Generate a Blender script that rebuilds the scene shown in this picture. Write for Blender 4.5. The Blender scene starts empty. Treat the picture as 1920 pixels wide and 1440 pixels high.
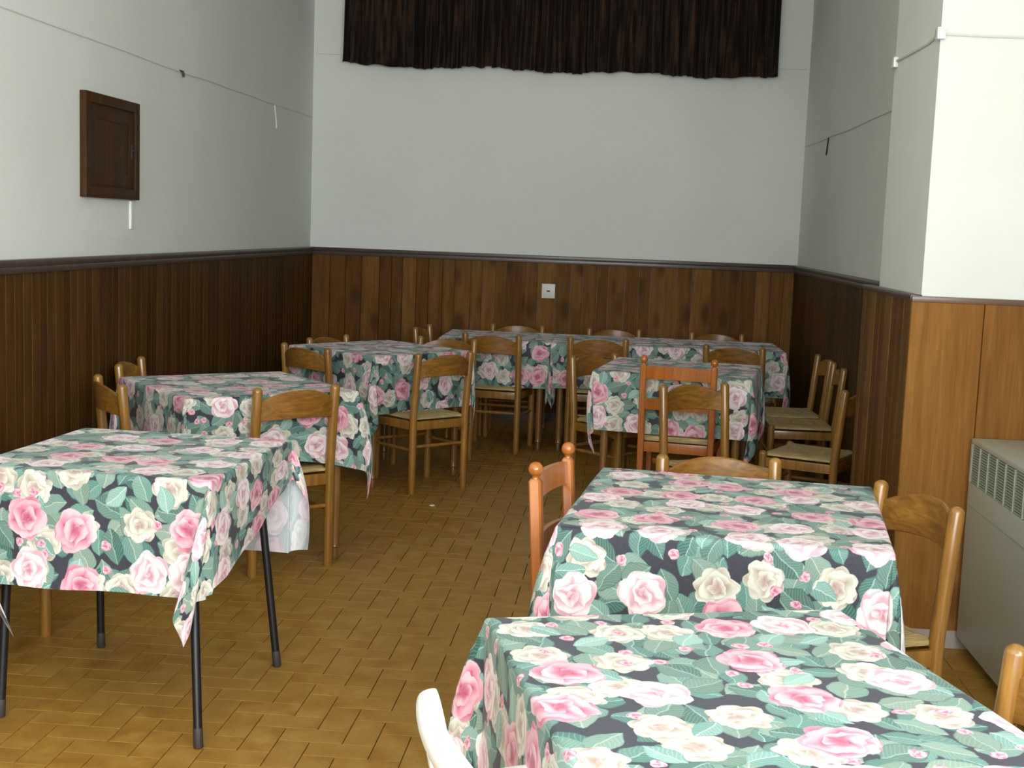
import bpy, bmesh, math, random
from mathutils import Vector, Matrix
PI = math.pi
scn = bpy.context.scene
COL = scn.collection
rnd = random.Random(7)

# ------------------------------------------------------------------ helpers
class MB:
    """collects geometry, builds ONE mesh object"""
    def __init__(self):
        self.v = []; self.f = []; self.uv = None; self.mi = []
    def _add(self, vs, fs, m=0):
        o = len(self.v)
        self.v += [tuple(p) for p in vs]
        self.f += [tuple(i + o for i in f) for f in fs]
        self.mi += [m] * len(fs)
    def box(self, x0, x1, y0, y1, z0, z1, bev=0.0, M=None, m=0):
        if bev <= 0:
            vs = [(x, y, z) for z in (z0, z1) for y in (y0, y1) for x in (x0, x1)]
            fs = [(0, 2, 3, 1), (4, 5, 7, 6), (0, 1, 5, 4), (2, 6, 7, 3), (0, 4, 6, 2), (1, 3, 7, 5)]
        else:
            bm = bmesh.new()
            bmesh.ops.create_cube(bm, size=1)
            for v in bm.verts:
                v.co = Vector(((x0 + x1) / 2 + v.co.x * (x1 - x0), (y0 + y1) / 2 + v.co.y * (y1 - y0), (z0 + z1) / 2 + v.co.z * (z1 - z0)))
            bmesh.ops.bevel(bm, geom=bm.edges[:], offset=bev, segments=2, profile=0.6, affect='EDGES')
            bm.verts.index_update()
            vs = [v.co.copy() for v in bm.verts]
            fs = [tuple(v.index for v in f.verts) for f in bm.faces]
            bm.free()
        if M is not None: vs = [M @ Vector(p) for p in vs]
        self._add(vs, fs, m)
        return self
    def tube(self, pts, rad, n=14, cap=True):
        """round bar along a path; rad a number or one per point"""
        pts = [Vector(p) for p in pts]
        if not isinstance(rad, (list, tuple)): rad = [rad] * len(pts)
        t0 = (pts[1] - pts[0]).normalized()
        up = Vector((0, 0, 1)) if abs(t0.z) < 0.9 else Vector((0, 1, 0))
        vs = []; fs = []
        for i, p in enumerate(pts):
            a = pts[max(i - 1, 0)]; b = pts[min(i + 1, len(pts) - 1)]
            t = (b - a).normalized()
            s = t.cross(up).normalized(); w = s.cross(t).normalized()
            for k in range(n):
                an = 2 * PI * k / n
                vs.append(p + (s * math.cos(an) + w * math.sin(an)) * rad[i])
        for i in range(len(pts) - 1):
            for k in range(n):
                fs.append((i * n + k, i * n + (k + 1) % n, (i + 1) * n + (k + 1) % n, (i + 1) * n + k))
        if cap:
            fs.append(tuple(range(n))[::-1]); fs.append(tuple(range((len(pts) - 1) * n, len(pts) * n)))
        self._add(vs, fs)
        return self
    def sweep_rect(self, pts, dims):
        """rectangular bar along a near-vertical path; dims (dx, dy) half sizes per point"""
        vs = []; fs = []
        for p, (dx, dy) in zip(pts, dims):
            p = Vector(p); c = min(dx, dy) * 0.3
            for (a, b) in ((dx, dy - c), (dx - c, dy), (-dx + c, dy), (-dx, dy - c), (-dx, -dy + c), (-dx + c, -dy), (dx - c, -dy), (dx, -dy + c)):
                vs.append(p + Vector((a, b, 0)))
        n = 8
        for i in range(len(pts) - 1):
            for k in range(n):
                fs.append((i * n + k, i * n + (k + 1) % n, (i + 1) * n + (k + 1) % n, (i + 1) * n + k))
        fs.append(tuple(range(n))[::-1]); fs.append(tuple(range((len(pts) - 1) * n, len(pts) * n)))
        self._add(vs, fs)
        return self
    def grid(self, P, nu, nv, uvs=None):
        """P[j][i] points"""
        o = len(self.v)
        for row in P: self.v += [tuple(p) for p in row]
        for j in range(nv - 1):
            for i in range(nu - 1):
                a = o + j * nu + i
                self.f.append((a, a + 1, a + nu + 1, a + nu)); self.mi.append(0)
        return self
    def build(self, name, mat, parent=None, smooth=35, uv=None):
        me = bpy.data.meshes.new(name)
        me.from_pydata(self.v, [], self.f)
        if uv is not None:
            L = me.uv_layers.new(name='cloth')
            for lp in me.loops: L.data[lp.index].uv = uv[lp.vertex_index]
        mats = mat if isinstance(mat, (list, tuple)) else [mat]
        for mm in mats: me.materials.append(mm)
        for p, k in zip(me.polygons, self.mi): p.material_index = k
        if smooth:
            me.polygons.foreach_set('use_smooth', [True] * len(me.polygons))
            me.set_sharp_from_angle(angle=math.radians(smooth))
        me.update()
        o = bpy.data.objects.new(name, me)
        COL.objects.link(o)
        if parent: o.parent = parent
        return o

def rounded_post(z0, z1, r, x, y, rake=0.0, zr=0.44):
    """straight turned post with a domed top; above zr it leans back by rake"""
    def Y(z): return y - (rake * max(0.0, z - zr) / max(1e-6, (z1 - zr)) if z1 > zr else 0)
    zs = [z0, z0 + 0.006, zr * 0.5, zr] if z1 > zr else [z0, z0 + 0.006, (z0 + z1) / 2]
    rs = [r * 0.86, r * 0.92, r, r] if z1 > zr else [r * 0.86, r * 0.92, r]
    top = z1 - r * 0.8
    if z1 > zr: zs.append((zr + top) / 2); rs.append(r)
    zs.append(top); rs.append(r)
    for k in (0.3, 0.55, 0.75, 0.9, 0.98):
        zs.append(top + r * 0.8 * k); rs.append(r * math.sqrt(max(0.0, 1 - k * k)))
    return [(x, Y(z), z) for z in zs], rs

def tag(o, label=None, cat=None, group=None, kind=None):
    if label: o['label'] = label
    if cat: o['category'] = cat
    if group: o['group'] = group
    if kind: o['kind'] = kind
    return o
def empty(name, loc=(0, 0, 0), rz=0.0):
    o = bpy.data.objects.new(name, None); COL.objects.link(o)
    o.empty_display_size = 0.1
    o.location = loc; o.rotation_euler = (0, 0, rz)
    return o
def copy_tree(o, parent=None):
    c = o.copy(); COL.objects.link(c)
    if parent: c.parent = parent
    for ch in list(o.children): copy_tree(ch, c)
    return c

# ------------------------------------------------------------------ node helper
class NT:
    def __init__(self, name):
        self.m = bpy.data.materials.new(name); self.m.use_nodes = True
        self.t = self.m.node_tree; self.t.nodes.clear()
        self.out = self.n('ShaderNodeOutputMaterial')
        self.b = self.n('ShaderNodeBsdfPrincipled')
        self.t.links.new(self.b.outputs[0], self.out.inputs[0])
    def n(self, typ, **kw):
        nd = self.t.nodes.new(typ)
        for k, v in kw.items(): setattr(nd, k, v)
        return nd
    def put(self, sock, val):
        if isinstance(val, bpy.types.NodeSocket): self.t.links.new(val, sock)
        elif isinstance(val, (tuple, list)) and sock.type == 'RGBA' and len(val) == 3: sock.default_value = (*val, 1)
        else: sock.default_value = val
    def math(self, op, a, b=None, c=None, clamp=False):
        nd = self.n('ShaderNodeMath', operation=op); nd.use_clamp = clamp
        self.put(nd.inputs[0], a)
        if b is not None: self.put(nd.inputs[1], b)
        if c is not None: self.put(nd.inputs[2], c)
        return nd.outputs[0]
    def vmath(self, op, a, b=None, scale=None):
        nd = self.n('ShaderNodeVectorMath', operation=op)
        self.put(nd.inputs[0], a)
        if b is not None: self.put(nd.inputs[1], b)
        if scale is not None: self.put(nd.inputs['Scale'], scale)
        return nd.outputs['Value'] if op in ('LENGTH', 'DOT_PRODUCT', 'DISTANCE') else nd.outputs[0]
    def xyz(self, v):
        nd = self.n('ShaderNodeSeparateXYZ'); self.put(nd.inputs[0], v); return nd.outputs
    def comb(self, x, y, z=0.0):
        nd = self.n('ShaderNodeCombineXYZ')
        self.put(nd.inputs[0], x); self.put(nd.inputs[1], y); self.put(nd.inputs[2], z)
        return nd.outputs[0]
    def mix(self, f, a, b, mode='MIX'):
        nd = self.n('ShaderNodeMix', data_type='RGBA', blend_type=mode)
        self.put(nd.inputs[0], f); self.put(nd.inputs[6], a); self.put(nd.inputs[7], b)
        return nd.outputs[2]
    def ss(self, x, e0, e1):
        nd = self.n('ShaderNodeMapRange', interpolation_type='SMOOTHSTEP')
        self.put(nd.inputs[0], x); nd.inputs[1].default_value = e0; nd.inputs[2].default_value = e1
        return nd.outputs[0]
    def noise(self, vec, scale, detail=3.0, rough=0.55, dist=0.0):
        nd = self.n('ShaderNodeTexNoise')
        if vec is not None: self.put(nd.inputs['Vector'], vec)
        nd.inputs['Scale'].default_value = scale; nd.inputs['Detail'].default_value = detail
        nd.inputs['Roughness'].default_value = rough; nd.inputs['Distortion'].default_value = dist
        return nd
    def ramp(self, f, stops):
        nd = self.n('ShaderNodeValToRGB'); self.put(nd.inputs[0], f)
        e = nd.color_ramp.elements
        while len(e) < len(stops): e.new(0.5)
        for el, (p, c) in zip(e, stops): el.position = p; el.color = (*c, 1)
        return nd.outputs[0]
    def coord(self, which='Object'): return self.n('ShaderNodeTexCoord').outputs[which]
    def bump(self, h, strength=0.3, dist=0.01):
        nd = self.n('ShaderNodeBump'); nd.inputs['Strength'].default_value = strength
        nd.inputs['Distance'].default_value = dist
        self.put(nd.inputs['Height'], h); self.t.links.new(nd.outputs[0], self.b.inputs['Normal'])
    def set(self, **kw):
        for k, v in kw.items(): self.put(self.b.inputs[k.replace('_', ' ')], v)
        return self

def plain(name, col, rough=0.5, metal=0.0, var=0.06, coat=0.0):
    t = NT(name)
    nz = t.noise(t.coord(), 30, 3)
    c = t.mix(nz.outputs[0], tuple(x * (1 - var) for x in col), tuple(min(1, x * (1 + var)) for x in col))
    t.set(Base_Color=c, Roughness=rough, Metallic=metal, Coat_Weight=coat)
    return t.m

def plaster(name, col, stain=None):
    t = NT(name)
    co = t.coord()
    big = t.noise(co, 0.7, 4).outputs[0]
    fine = t.noise(co, 45, 4).outputs[0]
    c = t.mix(t.ss(big, 0.3, 0.7), tuple(x * 0.95 for x in col), tuple(min(1, x * 1.03) for x in col))
    if stain is not None:
        # patch of fresher paint with a ragged edge
        p = t.vmath('SUBTRACT', co, stain[0]); p = t.vmath('DIVIDE', p, stain[1])
        wob = t.noise(co, 9, 3).outputs[0]
        d = t.math('ADD', t.vmath('LENGTH', p), t.math('MULTIPLY', wob, 0.9))
        c = t.mix(t.math('MULTIPLY', t.math('SUBTRACT', 1.0, t.ss(d, 1.25, 1.5)), 0.8), c, stain[2])
    t.set(Base_Color=c, Roughness=0.85, Specular_IOR_Level=0.2)
    t.bump(fine, 0.12, 0.004)
    return t.m

def wood(name, dark, light, axis='z', rough=0.3, coat=0.4, spec=0.5, island=False, knots=False, curly=0.0, stretch=14, width=None):
    t = NT(name)
    co = t.coord()
    if island:
        r = t.n('ShaderNodeNewGeometry').outputs['Random Per Island']
    else:
        r = t.n('ShaderNodeObjectInfo').outputs['Random']
    off = t.comb(t.math('MULTIPLY', r, 37.0), t.math('MULTIPLY', r, 19.0), t.math('MULTIPLY', r, 53.0))
    v = t.vmath('ADD', co, off)
    sc = {'z': (1, 1, 1 / stretch), 'x': (1 / stretch, 1, 1), 'y': (1, 1 / stretch, 1)}[axis]
    vs = t.vmath('MULTIPLY', v, sc)
    g = t.noise(vs, 26, 5, 0.6, 0.6 + curly).outputs[0]
    g2 = t.noise(vs, 110, 3, 0.5).outputs[0]
    f = t.math('ADD', t.math('MULTIPLY', g, 0.75), t.math('MULTIPLY', g2, 0.3))
    c = t.ramp(f, [(0.32, dark), (0.55, tuple((a + b) / 2 for a, b in zip(dark, light))), (0.72, light)])
    if island:
        c = t.mix(t.math('MULTIPLY', r, 1.0), c, t.mix(1.0, c, (0.55, 0.5, 0.46), 'MULTIPLY'))
    if knots:
        kv = t.vmath('MULTIPLY', v, (5.2, 5.2, 2.6) if axis == 'z' else (2.6, 5.2, 5.2))
        vo = t.n('ShaderNodeTexVoronoi'); t.put(vo.inputs['Vector'], kv); vo.inputs['Scale'].default_value = 1.0
        k = t.math('SUBTRACT', 1.0, t.ss(vo.outputs['Distance'], 0.10, 0.32))
        c = t.mix(t.math('MULTIPLY', k, 0.75), c, tuple(x * 0.25 for x in dark))
        halo = t.math('SUBTRACT', 1.0, t.ss(vo.outputs['Distance'], 0.16, 0.5))
        c = t.mix(t.math('MULTIPLY', halo, 0.3), c, dark)
    t.set(Base_Color=c, Roughness=rough, Coat_Weight=coat, Coat_Roughness=0.16, Specular_IOR_Level=spec)
    t.bump(f, 0.08, 0.003)
    return t.m

def floral(name):
    """roses and leaves on a charcoal ground, printed in the cloth's own flat coordinates (metres)"""
    t = NT(name)
    uvn = t.n('ShaderNodeUVMap'); uvn.uv_map = 'cloth'
    uv = uvn.outputs[0]
    w1 = t.noise(uv, 28, 2).outputs['Color']
    wob = t.vmath('SCALE', t.vmath('SUBTRACT', w1, (0.5, 0.5, 0.5)), scale=0.012)
    w2 = t.noise(uv, 11, 2).outputs['Color']
    wob = t.vmath('ADD', wob, t.vmath('SCALE', t.vmath('SUBTRACT', w2, (0.5, 0.5, 0.5)), scale=0.03))
    p = t.vmath('ADD', uv, wob)
    fine = t.noise(uv, 120, 3, 0.6).outputs[0]
    col = t.mix(fine, (0.024, 0.025, 0.035), (0.048, 0.048, 0.064))
    def cell(s, off, rand):
        v = t.vmath('ADD', t.vmath('SCALE', p, scale=1.0 / s), off)
        vo = t.n('ShaderNodeTexVoronoi', voronoi_dimensions='2D', feature='F1')
        t.put(vo.inputs['Vector'], v); vo.inputs['Scale'].default_value = 1.0
        vo.inputs['Randomness'].default_value = rand
        loc = t.vmath('SCALE', t.vmath('SUBTRACT', v, vo.outputs['Position']), scale=s)
        rc = t.n('ShaderNodeSeparateColor'); t.put(rc.inputs[0], vo.outputs['Color'])
        ro = t.n('ShaderNodeVectorRotate', rotation_type='Z_AXIS')
        t.put(ro.inputs['Vector'], loc); t.put(ro.inputs['Angle'], t.math('MULTIPLY', rc.outputs[0], 2 * PI))
        x = t.xyz(ro.outputs[0])
        return x[0], x[1], rc.outputs[1], rc.outputs[2], rc.outputs[0]
    def leaf(col, s, off, L, W, c1, c2, c3, keep=0.0):
        x, y, r1, r2, r3 = cell(s, off, 0.75)
        ay = t.math('ABSOLUTE', y)
        q = t.math('DIVIDE', x, L)
        w = t.math('MULTIPLY', t.math('SUBTRACT', 1.0, t.math('MULTIPLY', q, q)), W)
        d = t.math('SUBTRACT', w, ay)
        m = t.ss(d, 0.0, 0.0025)
        if keep > 0: m = t.math('MULTIPLY', m, t.math('GREATER_THAN', r2, keep))
        c = t.mix(r1, c1, c2)
        ve = t.math('SINE', t.math('MULTIPLY', t.math('ADD', x, t.math('MULTIPLY', ay, -0.9)), 700.0))
        c = t.mix(t.math('MULTIPLY', t.ss(ve, 0.55, 0.95), 0.35), c, c3)
        c = t.mix(t.math('SUBTRACT', 1.0, t.ss(ay, 0.0006, 0.002)), c, c3)
        side = t.math('GREATER_THAN', y, 0.0)
        c = t.mix(t.math('MULTIPLY', side, 0.22), c, c3)
        c = t.mix(t.math('MULTIPLY', fine, 0.35), c, c1)
        c = t.mix(t.math('SUBTRACT', 1.0, t.ss(d, 0.0015, 0.006)), c, t.mix(0.5, c, c1))
        return t.mix(m, col, c)
    def rose(col, s, off, R, pal, keep=0.0, rand=0.6, lobes=5.0, turns=2.6):
        x, y, r1, r2, r3 = cell(s, off, rand)
        r = t.math('SQRT', t.math('ADD', t.math('MULTIPLY', x, x), t.math('MULTIPLY', y, y)))
        th = t.math('ARCTAN2', y, x)
        lob = t.math('ABSOLUTE', t.math('SINE', t.math('MULTIPLY', th, lobes / 2)))
        rr = t.math('DIVIDE', r, t.math('MULTIPLY', R, t.math('ADD', 0.84, t.math('MULTIPLY', lob, 0.17))))
        m = t.math('SUBTRACT', 1.0, t.ss(rr, 0.97, 1.02))
        if keep > 0: m = t.math('MULTIPLY', m, t.math('GREATER_THAN', r2, keep))
        # overlapping petals: broken, off-centre whorls, each petal pale at its lip and darker at its root
        wq = t.noise(t.comb(t.math('ADD', x, t.math('MULTIPLY', r3, 9.0)), t.math('ADD', y, t.math('MULTIPLY', r2, 7.0))), 1.1 / R, 2).outputs['Color']
        wx = t.xyz(t.vmath('SCALE', t.vmath('SUBTRACT', wq, (0.5, 0.5, 0.5)), scale=R * 0.9))
        xx = t.math('ADD', x, wx[0]); yy = t.math('ADD', y, wx[1])
        r_ = t.math('DIVIDE', t.math('SQRT', t.math('ADD', t.math('MULTIPLY', xx, xx), t.math('MULTIPLY', yy, yy))), R)
        th_ = t.math('ARCTAN2', yy, xx)
        sp = t.math('ADD', t.math('MULTIPLY', r_, turns), t.math('DIVIDE', th_, 2 * PI))
        ring = t.math('FLOOR', sp)
        arc = t.math('ABSOLUTE', t.math('SINE', t.math('ADD', t.math('MULTIPLY', th_, 1.5), t.math('MULTIPLY', ring, 1.9))))
        pet = t.math('ADD', t.math('MULTIPLY', t.math('FRACT', sp), 0.75), t.math('MULTIPLY', t.math('SUBTRACT', arc, 0.45), 0.55))
        light, mid, deep = pal[0], pal[1], pal[2]
        c = t.mix(t.ss(pet, 0.05, 0.75), mid, light)
        c = t.mix(t.math('MULTIPLY', t.math('SUBTRACT', 1.0, t.ss(pet, -0.16, 0.16)), 0.75), c, deep)
        c = t.mix(t.math('MULTIPLY', t.math('SUBTRACT', 1.0, t.ss(rr, 0.08, 0.5)), 0.75), c, deep)
        # one side of the bloom darker, as painted
        c = t.mix(t.math('MULTIPLY', t.ss(t.math('DIVIDE', x, R), 0.1, 0.95), 0.45), c, mid)
        if len(pal) > 3:
            c = t.mix(t.math('GREATER_THAN', r1, 0.5), c, t.mix(t.ss(pet, 0.05, 0.7), pal[4], pal[3]))
            c = t.mix(t.math('MULTIPLY', t.math('SUBTRACT', 1.0, t.ss(rr, 0.05, 0.42)), 0.5), c, deep)
        c = t.mix(t.math('MULTIPLY', fine, 0.2), c, mid)
        return t.mix(m, col, c)
    tealD, tealM, tealL = (0.030, 0.100, 0.085), (0.105, 0.235, 0.20), (0.29, 0.43, 0.38)
    sage, sageL = (0.20, 0.265, 0.205), (0.40, 0.445, 0.37)
    pinkL, pinkM, pinkD = (0.72, 0.48, 0.52), (0.56, 0.19, 0.27), (0.36, 0.05, 0.12)
    crmL, crmM, crmD = (0.65, 0.63, 0.56), (0.40, 0.38, 0.30), (0.36, 0.20, 0.19)
    col = leaf(col, 0.075, (3.1, 7.7, 0), 0.042, 0.028, tealD, tealM, tealL, 0.1)
    col = leaf(col, 0.090, (11.3, 2.2, 0), 0.048, 0.032, tealM, sage, sageL, 0.2)
    col = leaf(col, 0.100, (5.3, 17.2, 0), 0.050, 0.034, tealD, sage, tealL, 0.2)
    col = rose(col, 0.150, (2.4, 9.1, 0), 0.056, (crmL, crmM, crmD), 0.15, 0.6, 7.0, 2.8)
    col = leaf(col, 0.120, (8.8, 4.9, 0), 0.042, 0.026, tealM, tealL, (0.45, 0.63, 0.57), 0.5)
    col = rose(col, 0.075, (21.4, 3.3, 0), 0.015, (pinkL, pinkM, pinkD), 0.66, 0.7, 3.0, 1.4)
    col = rose(col, 0.185, (6.6, 14.1, 0), 0.064, (pinkL, pinkM, pinkD, (0.78, 0.72, 0.72), (0.58, 0.34, 0.39)), 0.1, 0.55, 5.0, 2.5)
    geo = t.n('ShaderNodeNewGeometry')
    pale = t.mix(0.60, col, (0.64, 0.67, 0.71))         # unprinted underside shows the print faintly
    weave = t.noise(uv, 900, 1).outputs[0]
    t.set(Base_Color=t.mix(geo.outputs['Backfacing'], col, pale), Roughness=0.62, Sheen_Weight=0.12, Sheen_Roughness=0.4, Specular_IOR_Level=0.3)
    t.bump(weave, 0.08, 0.001)
    return t.m

def floor_tile(name):
    t = NT(name)
    r = t.n('ShaderNodeNewGeometry').outputs['Random Per Island']
    co = t.coord()
    v = t.vmath('ADD', co, t.comb(t.math('MULTIPLY', r, 41.0), t.math('MULTIPLY', r, 13.0)))
    cl = t.noise(v, 9, 4, 0.6).outputs[0]
    fi = t.noise(v, 70, 3).outputs[0]
    f = t.math('ADD', t.math('MULTIPLY', cl, 0.8), t.math('MULTIPLY', fi, 0.2))
    c = t.ramp(f, [(0.3, (0.24, 0.105, 0.014)), (0.5, (0.32, 0.165, 0.026)), (0.72, (0.40, 0.245, 0.058))])
    c = t.mix(t.math('MULTIPLY', r, 0.35), c, (0.34, 0.20, 0.045))
    t.set(Base_Color=c, Roughness=0.45, Specular_IOR_Level=0.3)
    t.bump(fi, 0.06, 0.002)
    return t.m

def straw(name, cA, cB):
    t = NT(name)
    co = t.coord(); x = t.xyz(co)
    ax = t.math('ABSOLUTE', x[0]); ay = t.math('ABSOLUTE', x[1])
    side = t.math('GREATER_THAN', ax, ay)
    s1 = t.noise(t.vmath('MULTIPLY', co, (0.06, 1, 0.5)), 190, 3).outputs[0]
    s2 = t.noise(t.vmath('MULTIPLY', co, (1, 0.06, 0.5)), 190, 3).outputs[0]
    mm = t.n('ShaderNodeMix', data_type='FLOAT'); t.put(mm.inputs[0], side); t.put(mm.inputs[2], s1); t.put(mm.inputs[3], s2)
    f = mm.outputs[0]
    c = t.ramp(f, [(0.3, cA), (0.65, cB)])
    t.set(Base_Color=c, Roughness=0.6)
    t.bump(f, 0.5, 0.004)
    return t.m

M = dict(
    wall=plaster('plaster_white', (0.765, 0.785, 0.735)),
    wall_left=plaster('plaster_left', (0.765, 0.785, 0.735), ((-2.56, 6.35, 1.53), (1.0, 0.42, 0.11), (0.80, 0.81, 0.77))),
    ceil=plaster('plaster_ceiling', (0.80, 0.80, 0.76)),
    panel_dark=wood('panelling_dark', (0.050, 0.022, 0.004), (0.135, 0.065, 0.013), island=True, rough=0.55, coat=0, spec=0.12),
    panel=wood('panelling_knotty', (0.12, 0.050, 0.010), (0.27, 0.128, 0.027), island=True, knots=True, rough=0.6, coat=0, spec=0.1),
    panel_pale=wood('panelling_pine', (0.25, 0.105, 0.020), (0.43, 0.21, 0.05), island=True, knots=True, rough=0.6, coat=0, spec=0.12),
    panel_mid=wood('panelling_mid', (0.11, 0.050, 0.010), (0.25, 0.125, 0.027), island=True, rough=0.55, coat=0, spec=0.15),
    cap=wood('dado_cap', (0.045, 0.026, 0.018), (0.085, 0.055, 0.042), axis='x', rough=0.4, coat=0.2),
    chair=wood('walnut_varnish', (0.17, 0.070, 0.010), (0.38, 0.19, 0.036), rough=0.30, coat=0.45),
    slat=wood('slat_varnish', (0.13, 0.050, 0.007), (0.33, 0.155, 0.028), axis='x', rough=0.38, coat=0.14, spec=0.35, curly=1.6, stretch=7),
    red=wood('cherry_varnish', (0.30, 0.080, 0.010), (0.50, 0.165, 0.026), rough=0.30, coat=0.5),
    table=wood('table_oak', (0.14, 0.062, 0.013), (0.27, 0.135, 0.034), rough=0.35, coat=0.4),
    top=wood('table_board', (0.16, 0.09, 0.04), (0.30, 0.18, 0.09), axis='x', rough=0.5, coat=0.1),
    cab=wood('cabinet_wood', (0.030, 0.012, 0.003), (0.075, 0.032, 0.009), rough=0.55, coat=0.0, spec=0.15),
    cloth=floral('rose_print'),
    tile=floor_tile('terracotta_tile'),
    grout=plain('grout', (0.030, 0.020, 0.015), 0.9),
    straw=straw('rush', (0.25, 0.165, 0.055), (0.54, 0.41, 0.175)),
    black=plain('black_enamel', (0.006, 0.007, 0.010), 0.4, 0.0, 0.1, 0.0),
    rubber=plain('grey_ferrule', (0.035, 0.029, 0.026), 0.6),
    white=plain('white_plastic', (0.80, 0.82, 0.80), 0.33, 0.0, 0.01, 0.2),
    paper=plain('white_paper', (0.72, 0.72, 0.66), 0.7),
    socket=plain('ivory_plastic', (0.66, 0.66, 0.60), 0.4),
    dark=plain('black_plastic', (0.02, 0.02, 0.02), 0.5),
    wire=plain('grey_cable', (0.40, 0.40, 0.36), 0.6),
    wirew=plain('painted_cable', (0.69, 0.70, 0.66), 0.8),
    heater=plain('heater_enamel', (0.42, 0.43, 0.37), 0.45, 0.0, 0.03),
    grille=plain('heater_grille', (0.30, 0.33, 0.25), 0.5),
    void=plain('heater_inside', (0.03, 0.045, 0.035), 0.8),
    metal=plain('dull_metal', (0.35, 0.34, 0.32), 0.4, 0.8),
    skirt=plain('skirting_tile', (0.40, 0.36, 0.30), 0.5),
)
def velvet():
    t = NT('curtain_velvet')
    co = t.coord()
    nz = t.noise(t.vmath('MULTIPLY', co, (1, 1, 0.08)), 30, 3).outputs[0]
    c = t.mix(t.ss(nz, 0.4, 0.75), (0.008, 0.005, 0.004), (0.062, 0.031, 0.018))  # brown streaks in the colour imitate highlights on the folds
    t.set(Base_Color=c, Roughness=0.85, Sheen_Weight=0.08, Sheen_Roughness=0.5, Specular_IOR_Level=0.1)
    return t.m
M['curtain'] = velvet()
def glass():
    t = NT('window_glass')
    t.set(Base_Color=(0.9, 0.95, 0.95), Roughness=0.02, Transmission_Weight=1.0, IOR=1.02)
    return t.m
M['glass'] = glass()

# ------------------------------------------------------------------ room
XL, XN, XR = -2.559, 1.376, 1.64     # left wall, right wall of the far niche, right wall near the camera
YB, YR = 10.5, -3.2                  # far wall, wall behind the camera
ZCEIL = 4.2
RAIL = 1.345
PX, PY0, PY1 = 1.13, 5.04, 5.86      # plastered pillar
def S(o): o['kind'] = 'structure'; return o

# floor: herringbone clay tiles on grout, one object
def make_floor():
    m = MB()
    m.box(XL - 0.15, XR + 0.15, YR - 0.15, YB + 0.15, -0.06, -0.006, m=1)
    a = 0.0975; g = 0.0015
    ox, oy = -0.86931, 3.96886          # a joint crossing read from the place
    i0, i1 = int((XL - ox) / a) - 2, int((XR - ox) / a) + 2
    j0, j1 = int((YR - oy) / a) - 2, int((YB - oy) / a) + 2
    def tile(x0, x1, y0, y1):
        x0 = max(x0, XL); x1 = min(x1, XR); y0 = max(y0, YR); y1 = min(y1, YB)
        if x1 - x0 < 0.02 or y1 - y0 < 0.02: return
        x0 += g; x1 -= g; y0 += g; y1 -= g; c = 0.0006; z = 0.0
        vs = [(x0, y0, -.0065), (x1, y0, -.0065), (x1, y1, -.0065), (x0, y1, -.0065),
              (x0, y0, z - c), (x1, y0, z - c), (x1, y1, z - c), (x0, y1, z - c),
              (x0 + c, y0 + c, z), (x1 - c, y0 + c, z), (x1 - c, y1 - c, z), (x0 + c, y1 - c, z)]
        fs = [(8, 9, 10, 11)]
        for k in range(4):
            n = (k + 1) % 4
            fs += [(k, n, 4 + n, 4 + k), (4 + k, 4 + n, 8 + n, 8 + k)]
        m._add(vs, fs)
    for i in range(i0, i1):
        for j in range(j0, j1):
            k = (i + j) % 4
            X = ox + i * a; Y = oy + j * a
            if k == 0: tile(X, X + 2 * a, Y, Y + a)
            elif k == 2: tile(X, X + a, Y, Y + 2 * a)
    return m.build('floor', [M['tile'], M['grout']], smooth=0)
S(make_floor())

def wallbox(name, x0, x1, y0, y1, z0, z1, mat):
    return S(MB().box(x0, x1, y0, y1, z0, z1).build(name, mat, smooth=0))
wallbox('ceiling', XL - 0.15, XR + 0.15, YR - 0.15, YB + 0.15, ZCEIL, ZCEIL + 0.15, M['ceil'])
wallbox('wall_left', XL - 0.15, XL, YR - 0.15, YB + 0.15, 0, ZCEIL, M['wall_left'])
wallbox('wall_back', XL, XN, YB, YB + 0.15, 0, ZCEIL, M['wall'])
wallbox('wall_niche', XN, XR + 0.15, PY1, YB + 0.15, 0, ZCEIL, M['wall'])
RW_ADDED = (-2.0, 1.3)                     # unseen window added in the right wall to brighten the left wall
mr = MB()
mr.box(XR, XR + 0.15, YR - 0.15, PY0, 0, 0.95); mr.box(XR, XR + 0.15, YR - 0.15, PY0, 3.1, ZCEIL)
mr.box(XR, XR + 0.15, YR - 0.15, RW_ADDED[0], 0.95, 3.1); mr.box(XR, XR + 0.15, RW_ADDED[1], PY0, 0.95, 3.1)
S(mr.build('wall_right', M['wall'], smooth=0))
wallbox('wall_pillar', PX, XR + 0.15, PY0, PY1, 0, ZCEIL, M['wall'])
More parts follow.
